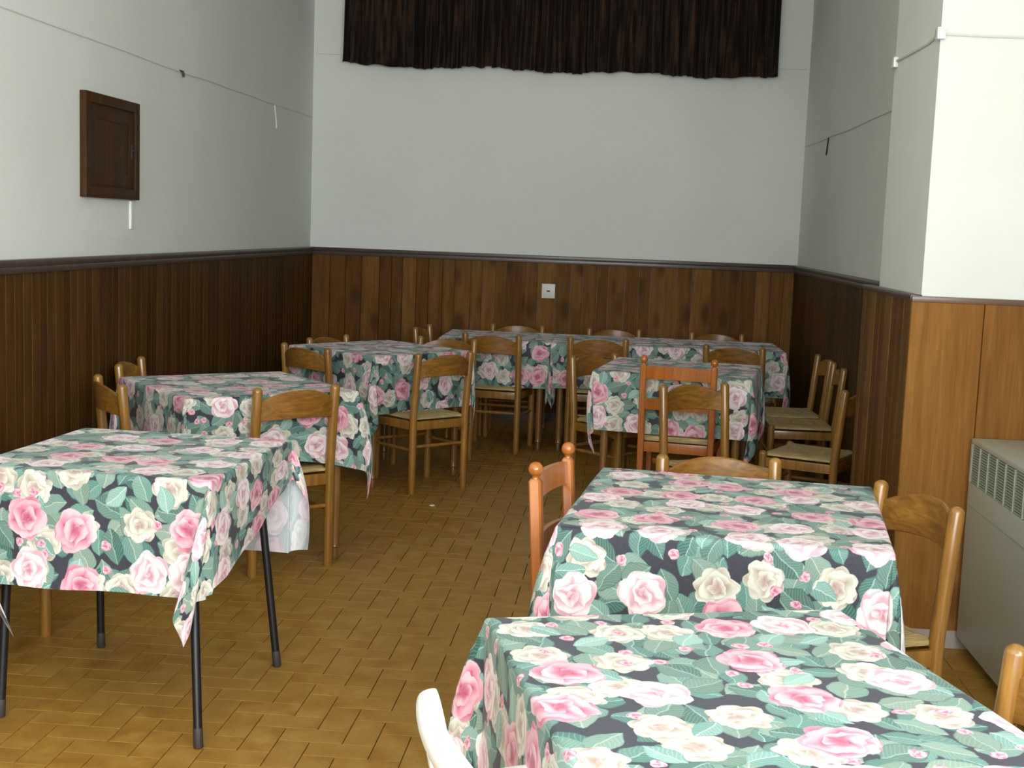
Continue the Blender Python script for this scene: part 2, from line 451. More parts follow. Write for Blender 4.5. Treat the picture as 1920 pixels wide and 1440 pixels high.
# wall behind the camera with two big windows
WZ0, WZ1 = 0.95, 3.1
wins = [(-1.7, -0.15), (0.05, 1.5)]
mw = MB()
mw.box(XL, XR, YR - 0.15, YR, 0, WZ0); mw.box(XL, XR, YR - 0.15, YR, WZ1, ZCEIL)
xs = [XL] + [c for w in wins for c in w] + [XR]
for k in range(0, len(xs), 2): mw.box(xs[k], xs[k + 1], YR - 0.15, YR, WZ0, WZ1)
S(mw.build('wall_rear', M['wall'], smooth=0))
for n, (a, b) in enumerate(wins + [RW_ADDED]):
    w = S(empty('window_%d' % (n + 1), ((a + b) / 2, YR - 0.1, WZ0)))
    if n == 2: w.location = (XR + 0.1, (a + b) / 2, WZ0); w.rotation_euler = (0, 0, PI / 2)  # the side window is an addition, out of view, for more light
    h = (b - a) / 2; H = WZ1 - WZ0
    f = MB()
    f.box(-h, -h + 0.06, -0.03, 0.03, 0, H); f.box(h - 0.06, h, -0.03, 0.03, 0, H)
    f.box(-h + 0.06, h - 0.06, -0.03, 0.03, 0, 0.06); f.box(-h + 0.06, h - 0.06, -0.03, 0.03, H - 0.06, H)
    f.box(-0.035, 0.035, -0.03, 0.03, 0.06, H - 0.06)
    f.build('window_frame', M['white'], w, smooth=0)
    MB().box(-h + 0.05, h - 0.05, -0.004, 0.004, 0.05, H - 0.05).build('window_pane', M['glass'], w, smooth=0)

# ------------------------------------------------------------------ panelling (tongue-and-groove boards)
def panel_run(name, p0, p1, normal, widths, mat, z1=RAIL - 0.03, t=0.02, seed=1, capmat=None, cap=True, z0=0.07, c=0.0035, slim=False):
    """boards standing along p0->p1 on the side 'normal'; one mesh, every board an island; a moulded cap as a part"""
    r = random.Random(seed)
    p0 = Vector((*p0, 0)); p1 = Vector((*p1, 0)); d = p1 - p0; L = d.length; d.normalize()
    nrm = Vector((*normal, 0))
    m = MB(); s = 0.0
    while s < L - 1e-4:
        w = r.choice(widths); e = min(L, s + w)
        if L - e < 0.03: e = L
        z0b = z0
        a0, a1 = s + 0.0012, e - 0.0012
        prof = [(a0, 0.0), (a0, t - c), (a0 + c, t), (a1 - c, t), (a1, t - c), (a1, 0.0)]
        vs = [p0 + d * u + nrm * q + Vector((0, 0, z)) for z in (z0b, z1) for (u, q) in prof]
        n = 6
        fs = [tuple((k, k + 1, n + k + 1, n + k)) for k in range(n - 1)] + [tuple(range(n)), tuple(range(n, 2 * n))[::-1]]
        m._add(vs, fs)
        s = e
    o = m.build(name, mat, smooth=0)
    # consistent outward normals
    bm = bmesh.new(); bm.from_mesh(o.data); bmesh.ops.recalc_face_normals(bm, faces=bm.faces[:]); bm.to_mesh(o.data); bm.free()
    S(o)
    if cap:
        Mx = Matrix(((d.x, nrm.x, 0, p0.x), (d.y, nrm.y, 0, p0.y), (0, 0, 1, 0), (0, 0, 0, 1)))
        cm = MB()
        if slim:
            cm.box(0, L, 0, t + 0.004, z1, z1 + 0.022, bev=0.003, M=Mx)
        else:
            cm.box(0, L, 0, t + 0.018, z1, z1 + 0.03, bev=0.006, M=Mx)
            cm.box(0, L, t * 0.5, t + 0.010, z1 - 0.03, z1, bev=0.003, M=Mx)
        co = cm.build('dado_cap', capmat or M['cap'], o, smooth=30)
        bm = bmesh.new(); bm.from_mesh(co.data); bmesh.ops.recalc_face_normals(bm, faces=bm.faces[:]); bm.to_mesh(co.data); bm.free()
    Mx = Matrix(((d.x, nrm.x, 0, p0.x), (d.y, nrm.y, 0, p0.y), (0, 0, 1, 0), (0, 0, 0, 1)))
    sk = MB().box(0, L, 0, t + 0.004, 0.0, z0, M=Mx).build('skirting', M['skirt'] if 'pale' in mat.name or 'pine' in mat.name else M['cap'], o, smooth=0)
    bm = bmesh.new(); bm.from_mesh(sk.data); bmesh.ops.recalc_face_normals(bm, faces=bm.faces[:]); bm.to_mesh(sk.data); bm.free()
    return o
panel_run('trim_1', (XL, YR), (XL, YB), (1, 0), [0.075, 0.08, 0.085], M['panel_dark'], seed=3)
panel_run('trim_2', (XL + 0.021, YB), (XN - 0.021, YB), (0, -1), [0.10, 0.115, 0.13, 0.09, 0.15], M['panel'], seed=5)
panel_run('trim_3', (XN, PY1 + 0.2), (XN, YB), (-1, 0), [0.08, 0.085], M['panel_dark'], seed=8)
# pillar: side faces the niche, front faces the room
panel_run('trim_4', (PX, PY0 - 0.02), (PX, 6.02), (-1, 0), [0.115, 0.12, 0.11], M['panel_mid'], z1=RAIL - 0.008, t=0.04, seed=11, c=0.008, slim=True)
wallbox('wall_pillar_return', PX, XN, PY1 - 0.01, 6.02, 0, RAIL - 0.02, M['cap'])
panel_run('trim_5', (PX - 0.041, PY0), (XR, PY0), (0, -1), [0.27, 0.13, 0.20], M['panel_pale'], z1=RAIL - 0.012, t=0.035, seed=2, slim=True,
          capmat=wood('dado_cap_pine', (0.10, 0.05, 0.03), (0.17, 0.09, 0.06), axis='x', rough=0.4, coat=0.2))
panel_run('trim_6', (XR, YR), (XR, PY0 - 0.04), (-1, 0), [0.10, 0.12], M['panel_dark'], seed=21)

# ------------------------------------------------------------------ curtain high on the far wall
def make_curtain():
    r = random.Random(4)
    x0, x1 = -2.285, 1.112
    nx = 420; zs = [4.05, 3.95, 3.7, 3.4, 3.15, 2.95, 2.86, 2.80]
    ph = [r.uniform(0, 6.28) for _ in range(8)]
    P = []
    hem = [0.012 * math.sin(i * 0.045 + ph[0]) + 0.006 * math.sin(i * 0.21 + ph[1]) for i in range(nx)]
    for jz, z in enumerate(zs):
        row = []
        k = jz / (len(zs) - 1)
        for i in range(nx):
            u = i / (nx - 1)
            s = u * 43 + 1.3 * math.sin(u * 9 + ph[2]) + 0.9 * math.sin(u * 23 + ph[3]) + 0.25 * k * math.sin(u * 31 + ph[4])
            dep = 0.034 * math.sin(2 * PI * s) + 0.010 * math.sin(2 * PI * s * 2.3 + ph[5]) + 0.010 * math.sin(u * 40 + ph[6])
            zz = z + (hem[i] * k - 0.02 * u * k + (0.004 * math.sin(2 * PI * s + 1) if k == 1 else 0))
            if k > 0.95 and 0.335 < u < 0.35: zz += 0.012
            row.append((x0 + (x1 - x0) * u + 0.008 * math.sin(2 * PI * s * 1.5) - 0.008 * k * (1 if u < .5 else -1), 10.40 + dep, zz))
        P.append(row)
    t = empty('curtain', (0, 0, 0))
    tag(t, 'dark brown gathered curtain hanging high on the far wall', 'curtain')
    o = MB().grid(P, nx, len(zs)).build('drape', M['curtain'], t, smooth=180)
    sm = o.modifiers.new('thickness', 'SOLIDIFY'); sm.thickness = 0.003
    rod = MB().tube([(x0 - 0.08, 10.40, 4.08), (x1 + 0.08, 10.40, 4.08)], 0.014)
    for x in (x0 - 0.03, (x0 + x1) / 2, x1 + 0.03): rod.tube([(x, 10.40, 4.08), (x, YB + 0.001, 4.08)], 0.008)
    rod.build('curtain_rod', M['metal'], t)
make_curtain()

# ------------------------------------------------------------------ things on the walls
def make_cabinet():
    y0, y1, z0, z1 = 5.96, 6.635, 1.625, 2.118
    t = empty('wall_cabinet', (XL, (y0 + y1) / 2, z0)); h = (y1 - y0) / 2; H = z1 - z0
    tag(t, 'small dark wooden cabinet door set on the left wall above the panelling', 'cabinet')
    f = MB()
    f.box(0, 0.034, -h, -h + 0.05, 0, H, 0.004); f.box(0, 0.034, h - 0.05, h, 0, H, 0.004)
    f.box(0, 0.034, -h + 0.05, h - 0.05, 0, 0.05, 0.004); f.box(0, 0.034, -h + 0.05, h - 0.05, H - 0.05, H, 0.004)
    f.build('frame', M['cab'], t)
    d = MB(); d.box(0, 0.022, -h + 0.05, h - 0.05, 0.05, H - 0.05)
    d.box(0.022, 0.026, -h + 0.06, -h + 0.13, 0.06, H - 0.06, 0.003); d.box(0.022, 0.026, h - 0.13, h - 0.06, 0.06, H - 0.06, 0.003)
    d.box(0.022, 0.026, -h + 0.13, h - 0.13, 0.06, 0.12, 0.003); d.box(0.022, 0.026, -h + 0.13, h - 0.13, H - 0.12, H - 0.06, 0.003)
    dd = d.build('door', M['cab'], t)
    MB().box(0.026, 0.030, h - 0.105, h - 0.085, H * 0.42, H * 0.56, 0.001).tube([(0.028, h - 0.095, H * 0.5), (0.045, h - 0.095, H * 0.5)], 0.006, 8).build('handle', M['dark'], dd)
make_cabinet()
o = MB().box(XL - 0.001, XL + 0.012, 6.575, 6.605, 1.475, 1.62, 0.003).build('cable_cover', M['white'])
tag(o, 'short white cable cover below the cabinet on the left wall', 'cable cover')

def wire(name, pts, r, mat, label, cat='wire'):
    o = MB().tube(pts, r, 6).build(name, mat); tag(o, label, cat); return o
def sag(a, b, n, amt, seed):
    r = random.Random(seed); a = Vector(a); b = Vector(b)
    return [a.lerp(b, i / n) + Vector((0, 0, -amt * 4 * (i / n) * (1 - i / n) + r.uniform(-.004, .004))) for i in range(n + 1)]
wire('wall_cable', sag((XL + .003, 3.5, 2.372), (XL + .003, YB - .02, 2.385), 16, 0.012, 1), 0.004, M['wirew'], 'thin painted cable running along the left wall above the cabinet', 'cable')
wire('wall_cable', sag((XL + .02, YB - .003, 2.885), (XN - .02, YB - .003, 2.87), 12, 0.01, 2), 0.0035, M['wirew'], 'thin painted cable on the far wall level with the curtain hem', 'cable')
wire('wall_cable', sag((XN - .003, PY1 + .02, 2.245), (XN - .003, YB - .02, 2.27), 10, 0.01, 3), 0.004, M['wirew'], 'thin grey cable on the shaded right wall beyond the pillar', 'cable')
pc = [(PX - .004, PY1 - .02, 2.325), (PX - .004, PY0 + .2, 2.315), (PX - .006, PY0 - .006, 2.325), (PX + .2, PY0 - .004, 2.32), (XR - .02, PY0 - .004, 2.32)]
wire('wall_cable', pc, 0.006, M['wirew'], 'white cable wrapped around the plastered pillar', 'cable')
for (y, z) in ((PY0 - .008, 2.325), (PY1 - 0.03, 2.32)):
    o = MB().box(PX - 0.018, PX + 0.012, y - 0.02 if y < 5.3 else y - 0.03, y + 0.03, z - 0.022, z + 0.022, 0.004).build('cable_clip', M['white'])
    tag(o, 'white cable clip on the front edge of the pillar' if y < 5.3 else 'white cable clip on the rear edge of the pillar', 'cable clip')
o = MB().tube([(XL - .001, 7.33, 2.37), (XL + .02, 7.33, 2.365), (XL + .024, 7.33, 2.335)], 0.007, 8).build('wall_hook', M['dark'])
tag(o, 'small dark hook on the cable right of the cabinet', 'hook')
wire('hanging_string', [(XL + .006, 9.33, 2.37), (XL + .008, 9.36, 2.28), (XL + .008, 9.38, 2.21)], 0.005, M['white'], 'short white string hanging from the cable on the left wall', 'string')
wire('hanging_string', [(XN - .006, 9.25, 2.255), (XN - .012, 9.24, 2.20), (XN - .008, 9.30, 2.14)], 0.005, M['dark'], 'short dark string hanging from the cable beyond the pillar', 'string')

t = empty('wall_socket', (-0.593, YB - 0.0195, 1.062))
tag(t, 'square ivory socket plate on the far panelled wall', 'socket')
MB().box(-0.054, 0.054, -0.014, 0.0, -0.058, 0.058, 0.004).build('plate', M['socket'], t)
MB().box(-0.014, 0.014, -0.019, -0.014, -0.006, 0.006, 0.001).build('switch', M['dark'], t)

# ------------------------------------------------------------------ heater along the right wall
def make_heater():
    X0, X1, Y0, Y1, Z0, Z1 = 1.338, XR - 0.022, 3.1, 4.965, 0.06, 0.832
    t = empty('fan_heater', ((X0 + X1) / 2, (Y0 + Y1) / 2, 0))
    tag(t, 'long grey-beige heater cabinet with a slatted grille against the right wall', 'heater')
    dx, dy = (X1 - X0) / 2, (Y1 - Y0) / 2
    b = MB()
    gz0, gz1 = Z1 - 0.165, Z1 - 0.02
    b.box(-dx, dx, -dy, dy, Z0, gz0, 0.006)
    b.box(-dx + 0.03, dx, -dy, dy, gz0, gz1)
    b.box(-dx, dx, -dy, dy, gz1, Z1, 0.006)
    b.box(-dx, -dx + 0.03, -dy, -dy + 0.02, gz0, gz1); b.box(-dx, -dx + 0.03, dy - 0.02, dy, gz0, gz1)
    b.build('casing', M['heater'], t)
    s = MB().box(-dx - 0.002, -dx + 0.001, -dy + 0.01, dy - 0.01, Z1 - 0.252, Z1 - 0.247).build('seam', M['grille'], t)
    MB().box(-dx + 0.027, -dx + 0.0299, -dy + 0.02, dy - 0.02, gz0, gz1).build('grille_back', M['void'], t)
    g = MB()
    n = 17; W = 2 * dy - 0.04
    for k in range(n + 1):
        y = -dy + 0.02 + W * k / n
        g.box(-dx - 0.002, -dx + 0.012, y - 0.004, y + 0.004, gz0, gz1)
    for k in range(15):
        z = gz0 + (gz1 - gz0) * (k + 0.5) / 15
        g.box(-dx + 0.001, -dx + 0.009, -dy + 0.02, dy - 0.02, z - 0.0024, z + 0.0024)
    g.build('grille', M['grille'], t)
    f = MB()
    f.box(-dx + 0.07, dx - 0.02, -dy + 0.05, dy - 0.05, 0, Z0)
    f.build('plinth', M['dark'], t)
make_heater()

# ------------------------------------------------------------------ tables
def leg_profile(x, y, top, r0=0.026, r1=0.021):
    zs = [0, .004, .02, .045, .055, .062, .07, .10, top]
    rs = [r1 * .62, r1 * .78, r1 * .86, r1 * .74, r1 * .72, r1 * 1.12, r1 * 1.0, r1, r0]
    return [(x, y, z) for z in zs], rs
def wooden_table(cx, cy, rz, w, d, zt, label, inset=0.06):
    t = empty('dining_table', (cx, cy, 0), rz); tag(t, label, 'table', 'cloth-covered dining tables')
    a, b = w / 2 - 0.004, d / 2 - 0.004
    zt -= 0.004
    MB().box(-a, a, -b, b, zt - 0.024, zt, 0.004).build('tabletop', M['top'], t)
    f = MB(); i = inset; hh = zt - 0.0245
    f.box(-a + i, a - i, -b + i - .01, -b + i + .01, hh - 0.075, hh); f.box(-a + i, a - i, b - i - .01, b - i + .01, hh - 0.075, hh)
    f.box(-a + i - .01, -a + i + .01, -b + i + .01, b - i - .01, hh - 0.075, hh); f.box(a - i - .01, a - i + .01, -b + i + .01, b - i - .01, hh - 0.075, hh)
    f.build('apron', M['table'], t)
    for sx in (-1, 1):
        for sy in (-1, 1):
            MB().tube(*leg_profile(sx * (a - i), sy * (b - i), hh)).build('leg', M['table'], t)
    return t

def cloth(cx, cy, rz, w, d, zt, over, seed, label, gam=(1, 1, 1, 1), rho=(.25, .25, .25, .25), wav=0.014, off=None, sweep=None, swing=None, mul=(1, 1, 1, 1), fs=0.0):
    """square cloth laid over a table: flat top, hanging sides, cone folds at the corners.
    corner order: back-left, back-right, front-right, front-left"""
    r = random.Random(seed)
    a, b = w / 2, d / 2
    ph = [r.uniform(0, 6.28) for _ in range(16)]
    def axis(h):
        s = []
        n = 15
        for k in range(n + 1): s.append(-h - over + over * k / n)
        s = s[:-1]
        s += [-h, -h + 0.006]
        m = max(6, int(2 * h / 0.08))
        for k in range(1, m): s.append(-h + 2 * h * k / m)
        s += [h - 0.006, h]
        for k in range(1, n + 1): s.append(h + over * k / n)
        # a few extra rings right over the edge keep the bend round
        s += [-h - 0.005, -h - 0.011, h + 0.005, h + 0.011]
        return sorted(s)
    U = axis(a); V = axis(b)
    R = 0.010
    def bend(q):
        th = min(q / R, PI / 2)
        return R * math.sin(th), R * (1 - math.cos(th)) + max(0.0, q - R * PI / 2)
    ci = {(-1, 1): 0, (1, 1): 1, (1, -1): 2, (-1, -1): 3}
    uo, vo = off if off else (r.uniform(0, 9), r.uniform(0, 9))
    P = []; uv = []
    for v in V:
        row = []
        for u in U:
            su = 1 if u > 0 else -1; sv = 1 if v > 0 else -1
            du = max(abs(u) - a, 0.0); dv = max(abs(v) - b, 0.0)
            z = zt + 0.0008 * math.sin(u * 17 + ph[0]) * math.sin(v * 15 + ph[1])
            if du == 0 and dv == 0:
                p = [u, v, z]
            elif du > 0 and dv > 0:
                k = ci[(su, sv)]
                L = math.hypot(du, dv); f = math.atan2(dv, du)
                m0 = mul[1] if su > 0 else mul[0]; m1 = mul[2] if sv > 0 else mul[3] + (fs if su > 0 else 0)
                if sweep and k == 1: m0 = sweep[1]
                q = f / (PI / 2); L *= m0 + (m1 - m0) * (q * q * (3 - 2 * q))
                az = PI / 2 * (f / (PI / 2)) ** gam[k]
                tl = rho[k] * math.sin(2 * f) * max(0.15, 1.55 - 1.25 * L / (over * 1.414))
                o_, dr = bend(L)
                sink = max(0.0, L - R * PI / 2)
                hx = o_ * math.cos(az) + sink * math.sin(tl) * math.cos(az)
                hy = o_ * math.sin(az) + sink * math.sin(tl) * math.sin(az)
                zz = zt - (R * (1 - math.cos(min(L / R, PI / 2))) + sink * math.cos(tl))
                pl = sink * 0.10 * math.sin(2 * f) * math.sin(6 * f + ph[8 + k])     # small pleats across the fold
                hx -= pl * math.sin(az); hy += pl * math.cos(az)
                if swing and k in swing:
                    q = sink * math.sin(2 * f); hx += q * swing[k][0]; hy += q * swing[k][1]
                # the side waves die out at the corner but never jump
                wx = wav * (du / over) * (0.5 + 0.5 * math.sin(sv * b * 8 + ph[2 + (su > 0)])) * max(0, 1 - dv / .06) if dv < .06 else 0
                wy = wav * (dv / over) * (0.5 + 0.5 * math.sin(su * a * 8 + ph[4 + (sv > 0)])) * max(0, 1 - du / .06) if du < .06 else 0
                p = [su * (a + hx + wx), sv * (b + hy + wy), zz]
            elif du > 0:
                if not (sweep and su > 0): du *= mul[1] if su > 0 else mul[0]
                if sweep and su > 0: du *= sweep[0] + (sweep[1] - sweep[0]) * min(1, max(0, (v + b) / (2 * b))) ** 1.2
                o_, dr = bend(du)
                w_ = wav * (du / over) * (0.5 + 0.5 * math.sin(v * 8 + ph[2 + (su > 0)])) + 0.006 * (du / over) * math.sin(v * 19 + ph[6])
                p = [su * (a + o_ + w_), v, z - dr]
            else:
                dv *= mul[2] if sv > 0 else mul[3] + fs * ((u + a) / (2 * a)) ** 3
                o_, dr = bend(dv)
                w_ = wav * (dv / over) * (0.5 + 0.5 * math.sin(u * 8 + ph[4 + (sv > 0)])) + 0.006 * (dv / over) * math.sin(u * 19 + ph[7])
                p = [u, sv * (b + o_ + w_), z - dr]
            row.append(tuple(p)); uv.append((u + uo, v + vo))
        P.append(row)
    o = MB().grid(P, len(U), len(V)).build('tablecloth', M['cloth'], smooth=180, uv=uv)
    o.location = (cx, cy, 0); o.rotation_euler = (0, 0, rz)
    tag(o, label, 'tablecloth', 'rose print tablecloths')
    return o

RD = math.radians
# metal-legged table on the left
def metal_table(cx, cy, rz, w, d, zt):
    t = empty('folding_table', (cx, cy, 0), rz)
    tag(t, 'table with thin black metal legs under the nearest cloth on the left', 'table', 'cloth-covered dining tables')
    a, b = w / 2 - .004, d / 2 - .004; zt -= 0.004
    MB().box(-a, a, -b, b, zt - 0.022, zt, 0.004).build('tabletop', M['top'], t)
    f = MB()
    q = 0.07
    f.box(-a + q, a - q, -b + q - .01, -b + q + .01, zt - .05, zt - .0225); f.box(-a + q, a - q, b - q - .01, b - q + .01, zt - .05, zt - .0225)
    f.box(-a + q - .01, -a + q + .01, -b + q, b - q, zt - .05, zt - .0225); f.box(a - q - .01, a - q + .01, -b + q, b - q, zt - .05, zt - .0225)
    f.build('apron', M['black'], t)
    feet = [(-1.178, 3.574), (-1.14, 4.307), (-1.809, 4.39), (-1.845, 3.70)]
    ca, sa = math.cos(-rz), math.sin(-rz)
    for (x, y) in feet:
        lx, ly = (x - cx) * ca - (y - cy) * sa, (x - cx) * sa + (y - cy) * ca
        tx, ty = math.copysign(a - q - .01, lx), math.copysign(b - q - .01, ly)
        top = Vector((tx, ty, zt - 0.03)); ft = Vector((lx, ly, 0.0))
        lo = ft.lerp(top, 0.07)
        lg = MB().tube([lo, ft.lerp(top, .5), top], 0.0135, 14).build('leg', M['black'], t)
        MB().tube([ft, ft.lerp(top, .004), lo, ft.lerp(top, 0.075)], [0.0125, .0145, .0145, 0.0138], 14).build('ferrule', M['rubber'], lg)
ZT = 0.79
metal_table(-1.527, 4.03, RD(-3), 0.74, 0.75, ZT)
cloth(-1.527, 4.03, RD(-3), 0.75, 0.76, ZT, 0.345, 11, 'rose tablecloth on the black metal legged table at left', gam=(1, 2.6, 0.8, 1.0), rho=(.2, .30, .16, .2), sweep=(.95, .42), swing={3: (-.42, .1), 2: (-.22, .10)}, mul=(1, 1, 1.2, 1.04))
wooden_table(-1.755, 5.839, RD(40.1), 0.81, 0.815, ZT, 'wooden table by the left wall behind the metal legged one')
cloth(-1.755, 5.839, RD(40.1), 0.81, 0.815, ZT, 0.345, 12, 'rose tablecloth on the diagonal table close to the left wall', gam=(1, 1, 3.0, 1), rho=(.25, .2, .28, .2), mul=(1, 1, 1, .82), fs=.24)
wooden_table(-1.467, 7.90, RD(51.4), 0.79, 0.79, ZT, 'diagonal wooden table at mid room left of the aisle, ringed by four brown chairs')
cloth(-1.467, 7.90, RD(51.4), 0.79, 0.79, ZT, 0.345, 13, 'rose tablecloth on the diagonal table at mid room, left of the aisle', gam=(1, 1, .8, 1.3), rho=(.2, .2, .10, .18))
wooden_table(0.355, 7.50, RD(-9.2), 0.855, 0.85, ZT, 'wooden table behind the red-brown chair with ball finials')
cloth(0.355, 7.50, RD(-9.2), 0.855, 0.85, ZT, 0.335, 14, 'rose tablecloth on the table behind the red-brown chair', gam=(1, 1, .7, 1.2), rho=(.2, .2, .28, .30), swing={3: (-.16, 0)})
ZE = 0.775
wooden_table(-0.873, 9.38, RD(0.5), 0.78, 0.79, ZE, 'left table of the long row below the far panelled wall')
cloth(-0.873, 9.38, RD(0.5), 0.78, 0.79, ZE, 0.33, 15, 'rose tablecloth on the left end of the far row', gam=(1, .8, 1.2, 1), rho=(.2, .2, .14, .2))
wooden_table(0.332, 9.385, RD(0.5), 1.60, 0.79, ZE, 'long right table of the row below the far panelled wall')
cloth(0.332, 9.385, RD(0.5), 1.60, 0.79, ZE, 0.32, 16, 'long rose tablecloth on the right part of the far row', gam=(1, 1, .8, 1.2), rho=(.1, .2, .2, .08))
wooden_table(0.332, 3.690, RD(-6.9), 0.835, 0.88, ZT, 'wooden table at right front with the orange-brown chair at its side')
cloth(0.332, 3.690, RD(-6.9), 0.835, 0.88, ZT, 0.345, 17, 'rose tablecloth on the table between the orange-brown chair and the heater', gam=(1, 1, 1, .9), rho=(.2, .2, .22, .30), wav=.018)
wooden_table(0.235, 2.185, RD(16.3), 0.735, 0.80, ZT, 'nearest table, in the right corner of the picture')
cloth(0.235, 2.185, RD(16.3), 0.735, 0.80, ZT, 0.345, 18, 'bright rose tablecloth on the nearest table beside the white chair', gam=(.8, 1, 1, 1), rho=(.34, .25, .25, .25), wav=0.012)

# ------------------------------------------------------------------ chairs
def make_paesana(label):
    """turned-post country chair: rush seat, one curved crest slat, four rungs. Faces +y."""
    t = empty('rush_seat_chair'); tag(t, label, 'chair', 'brown rush-seat chairs')
    r = 0.0220
    for s in (-1, 1):
        MB().tube(*rounded_post(0, 0.82, r, s * 0.19, -0.185, 0.035), 14).build('back_post', M['chair'], t)
        MB().tube(*rounded_post(0, 0.457, r, s * 0.205, 0.19), 14).build('leg', M['chair'], t)
    # crest slat, bowed backwards, arched top
    n = 18; F = []; B = []
    m = MB()
    vs = []
    for i in range(n + 1):
        u = -1 + 2 * i / n
        x = 0.184 * u; bow = 0.052 * (1 - u * u)
        zt = 0.757 + 0.050 * (1 - abs(u) ** 2.2); zb = 0.672 + 0.014 * (1 - u * u)
        yy = -0.212 - bow; th = 0.008
        for (dy, z) in ((-th, zb + .003), (-th, zt - .004), (-th * .4, zt), (th * .4, zt), (th, zt - .004), (th, zb + .003), (th * .4, zb), (-th * .4, zb)):
            vs.append((x, yy + dy + (z - .73) * -.09, z))
    k = 8; fs = []
    for i in range(n):
        for q in range(k):
            fs.append((i * k + q, i * k + (q + 1) % k, (i + 1) * k + (q + 1) % k, (i + 1) * k + q))
    fs.append(tuple(range(k))[::-1]); fs.append(tuple(range(n * k, (n + 1) * k)))
    fs = [f[::-1] for f in fs]
    m._add(vs, fs); m.build('crest_slat', M['slat'], t)
    # rush seat: rounded pad with a dished centre
    N = 14; P = []
    for j in range(N + 1):
        v = -1 + 2 * j / N; row = []
        for i in range(N + 1):
            u = -1 + 2 * i / N
            hw = 0.185 + 0.017 * (v + 1) / 2
            e = max(abs(u), abs(v))
            z = 0.452 - 0.008 * (1 - e) - (0.010 if e > .98 else 0) + 0.003 * (abs(abs(u) - abs(v)) < .09)
            row.append((u * hw, -0.178 + 0.19 + v * 0.187 - 0.007, z))
        P.append(row)
    # close it underneath
    st = MB(); st.grid(P, N + 1, N + 1)
    P2 = [[(p[0], p[1], 0.422 if max(abs(-1 + 2 * i / N), abs(-1 + 2 * j / N)) < .98 else 0.431) for i, p in enumerate(rw)] for j, rw in enumerate(P)]
    o2 = len(st.v)
    for rw in P2: st.v += rw
    w = N + 1
    for j in range(N):
        for i in range(N):
            a = o2 + j * w + i
            st.f.append((a, a + w, a + w + 1, a + 1)); st.mi.append(0)
    edge = [i for i in range(w)] + [j * w + N for j in range(1, w)] + [N * w + i for i in range(N - 1, -1, -1)] + [j * w for j in range(N - 1, 0, -1)]
    for q in range(len(edge)):
        a, b = edge[q], edge[(q + 1) % len(edge)]
        st.f.append((a, o2 + a, o2 + b, b)); st.mi.append(0)
    st.build('seat', M['straw'], t, smooth=50)
    fr = MB()
    z0, z1 = 0.372, 0.421
    fr.box(-0.17, 0.17, -0.196, -0.176, z0, z1, .002); fr.box(-0.185, 0.185, 0.18, 0.20, z0, z1, .002)
    for s in (-1, 1):
        Mx = Matrix.Translation((s * 0.1975, 0.0, 0)) @ Matrix.Rotation(-s * math.atan2(0.015, 0.375), 4, 'Z')
        fr.box(-0.010, 0.010, -0.17, 0.175, z0, z1, .002, M=Mx)
    fr.build('seat_frame', M['chair'], t)
    for s in (-1, 1):
        MB().tube([(s * 0.19, -0.185, 0.255), (s * 0.1975, 0, 0.255), (s * 0.205, 0.19, 0.255)], [.008, .0105, .008], 10).build('rung', M['chair'], t)
    MB().tube([(-0.19, -0.185, 0.275), (0, -0.185, 0.275), (0.19, -0.185, 0.275)], [.008, .0105, .008], 10).build('rung', M['chair'], t)
    MB().tube([(-0.205, 0.19, 0.275), (0, 0.19, 0.275), (0.205, 0.19, 0.275)], [.008, .0105, .008], 10).build('rung', M['chair'], t)
    return t

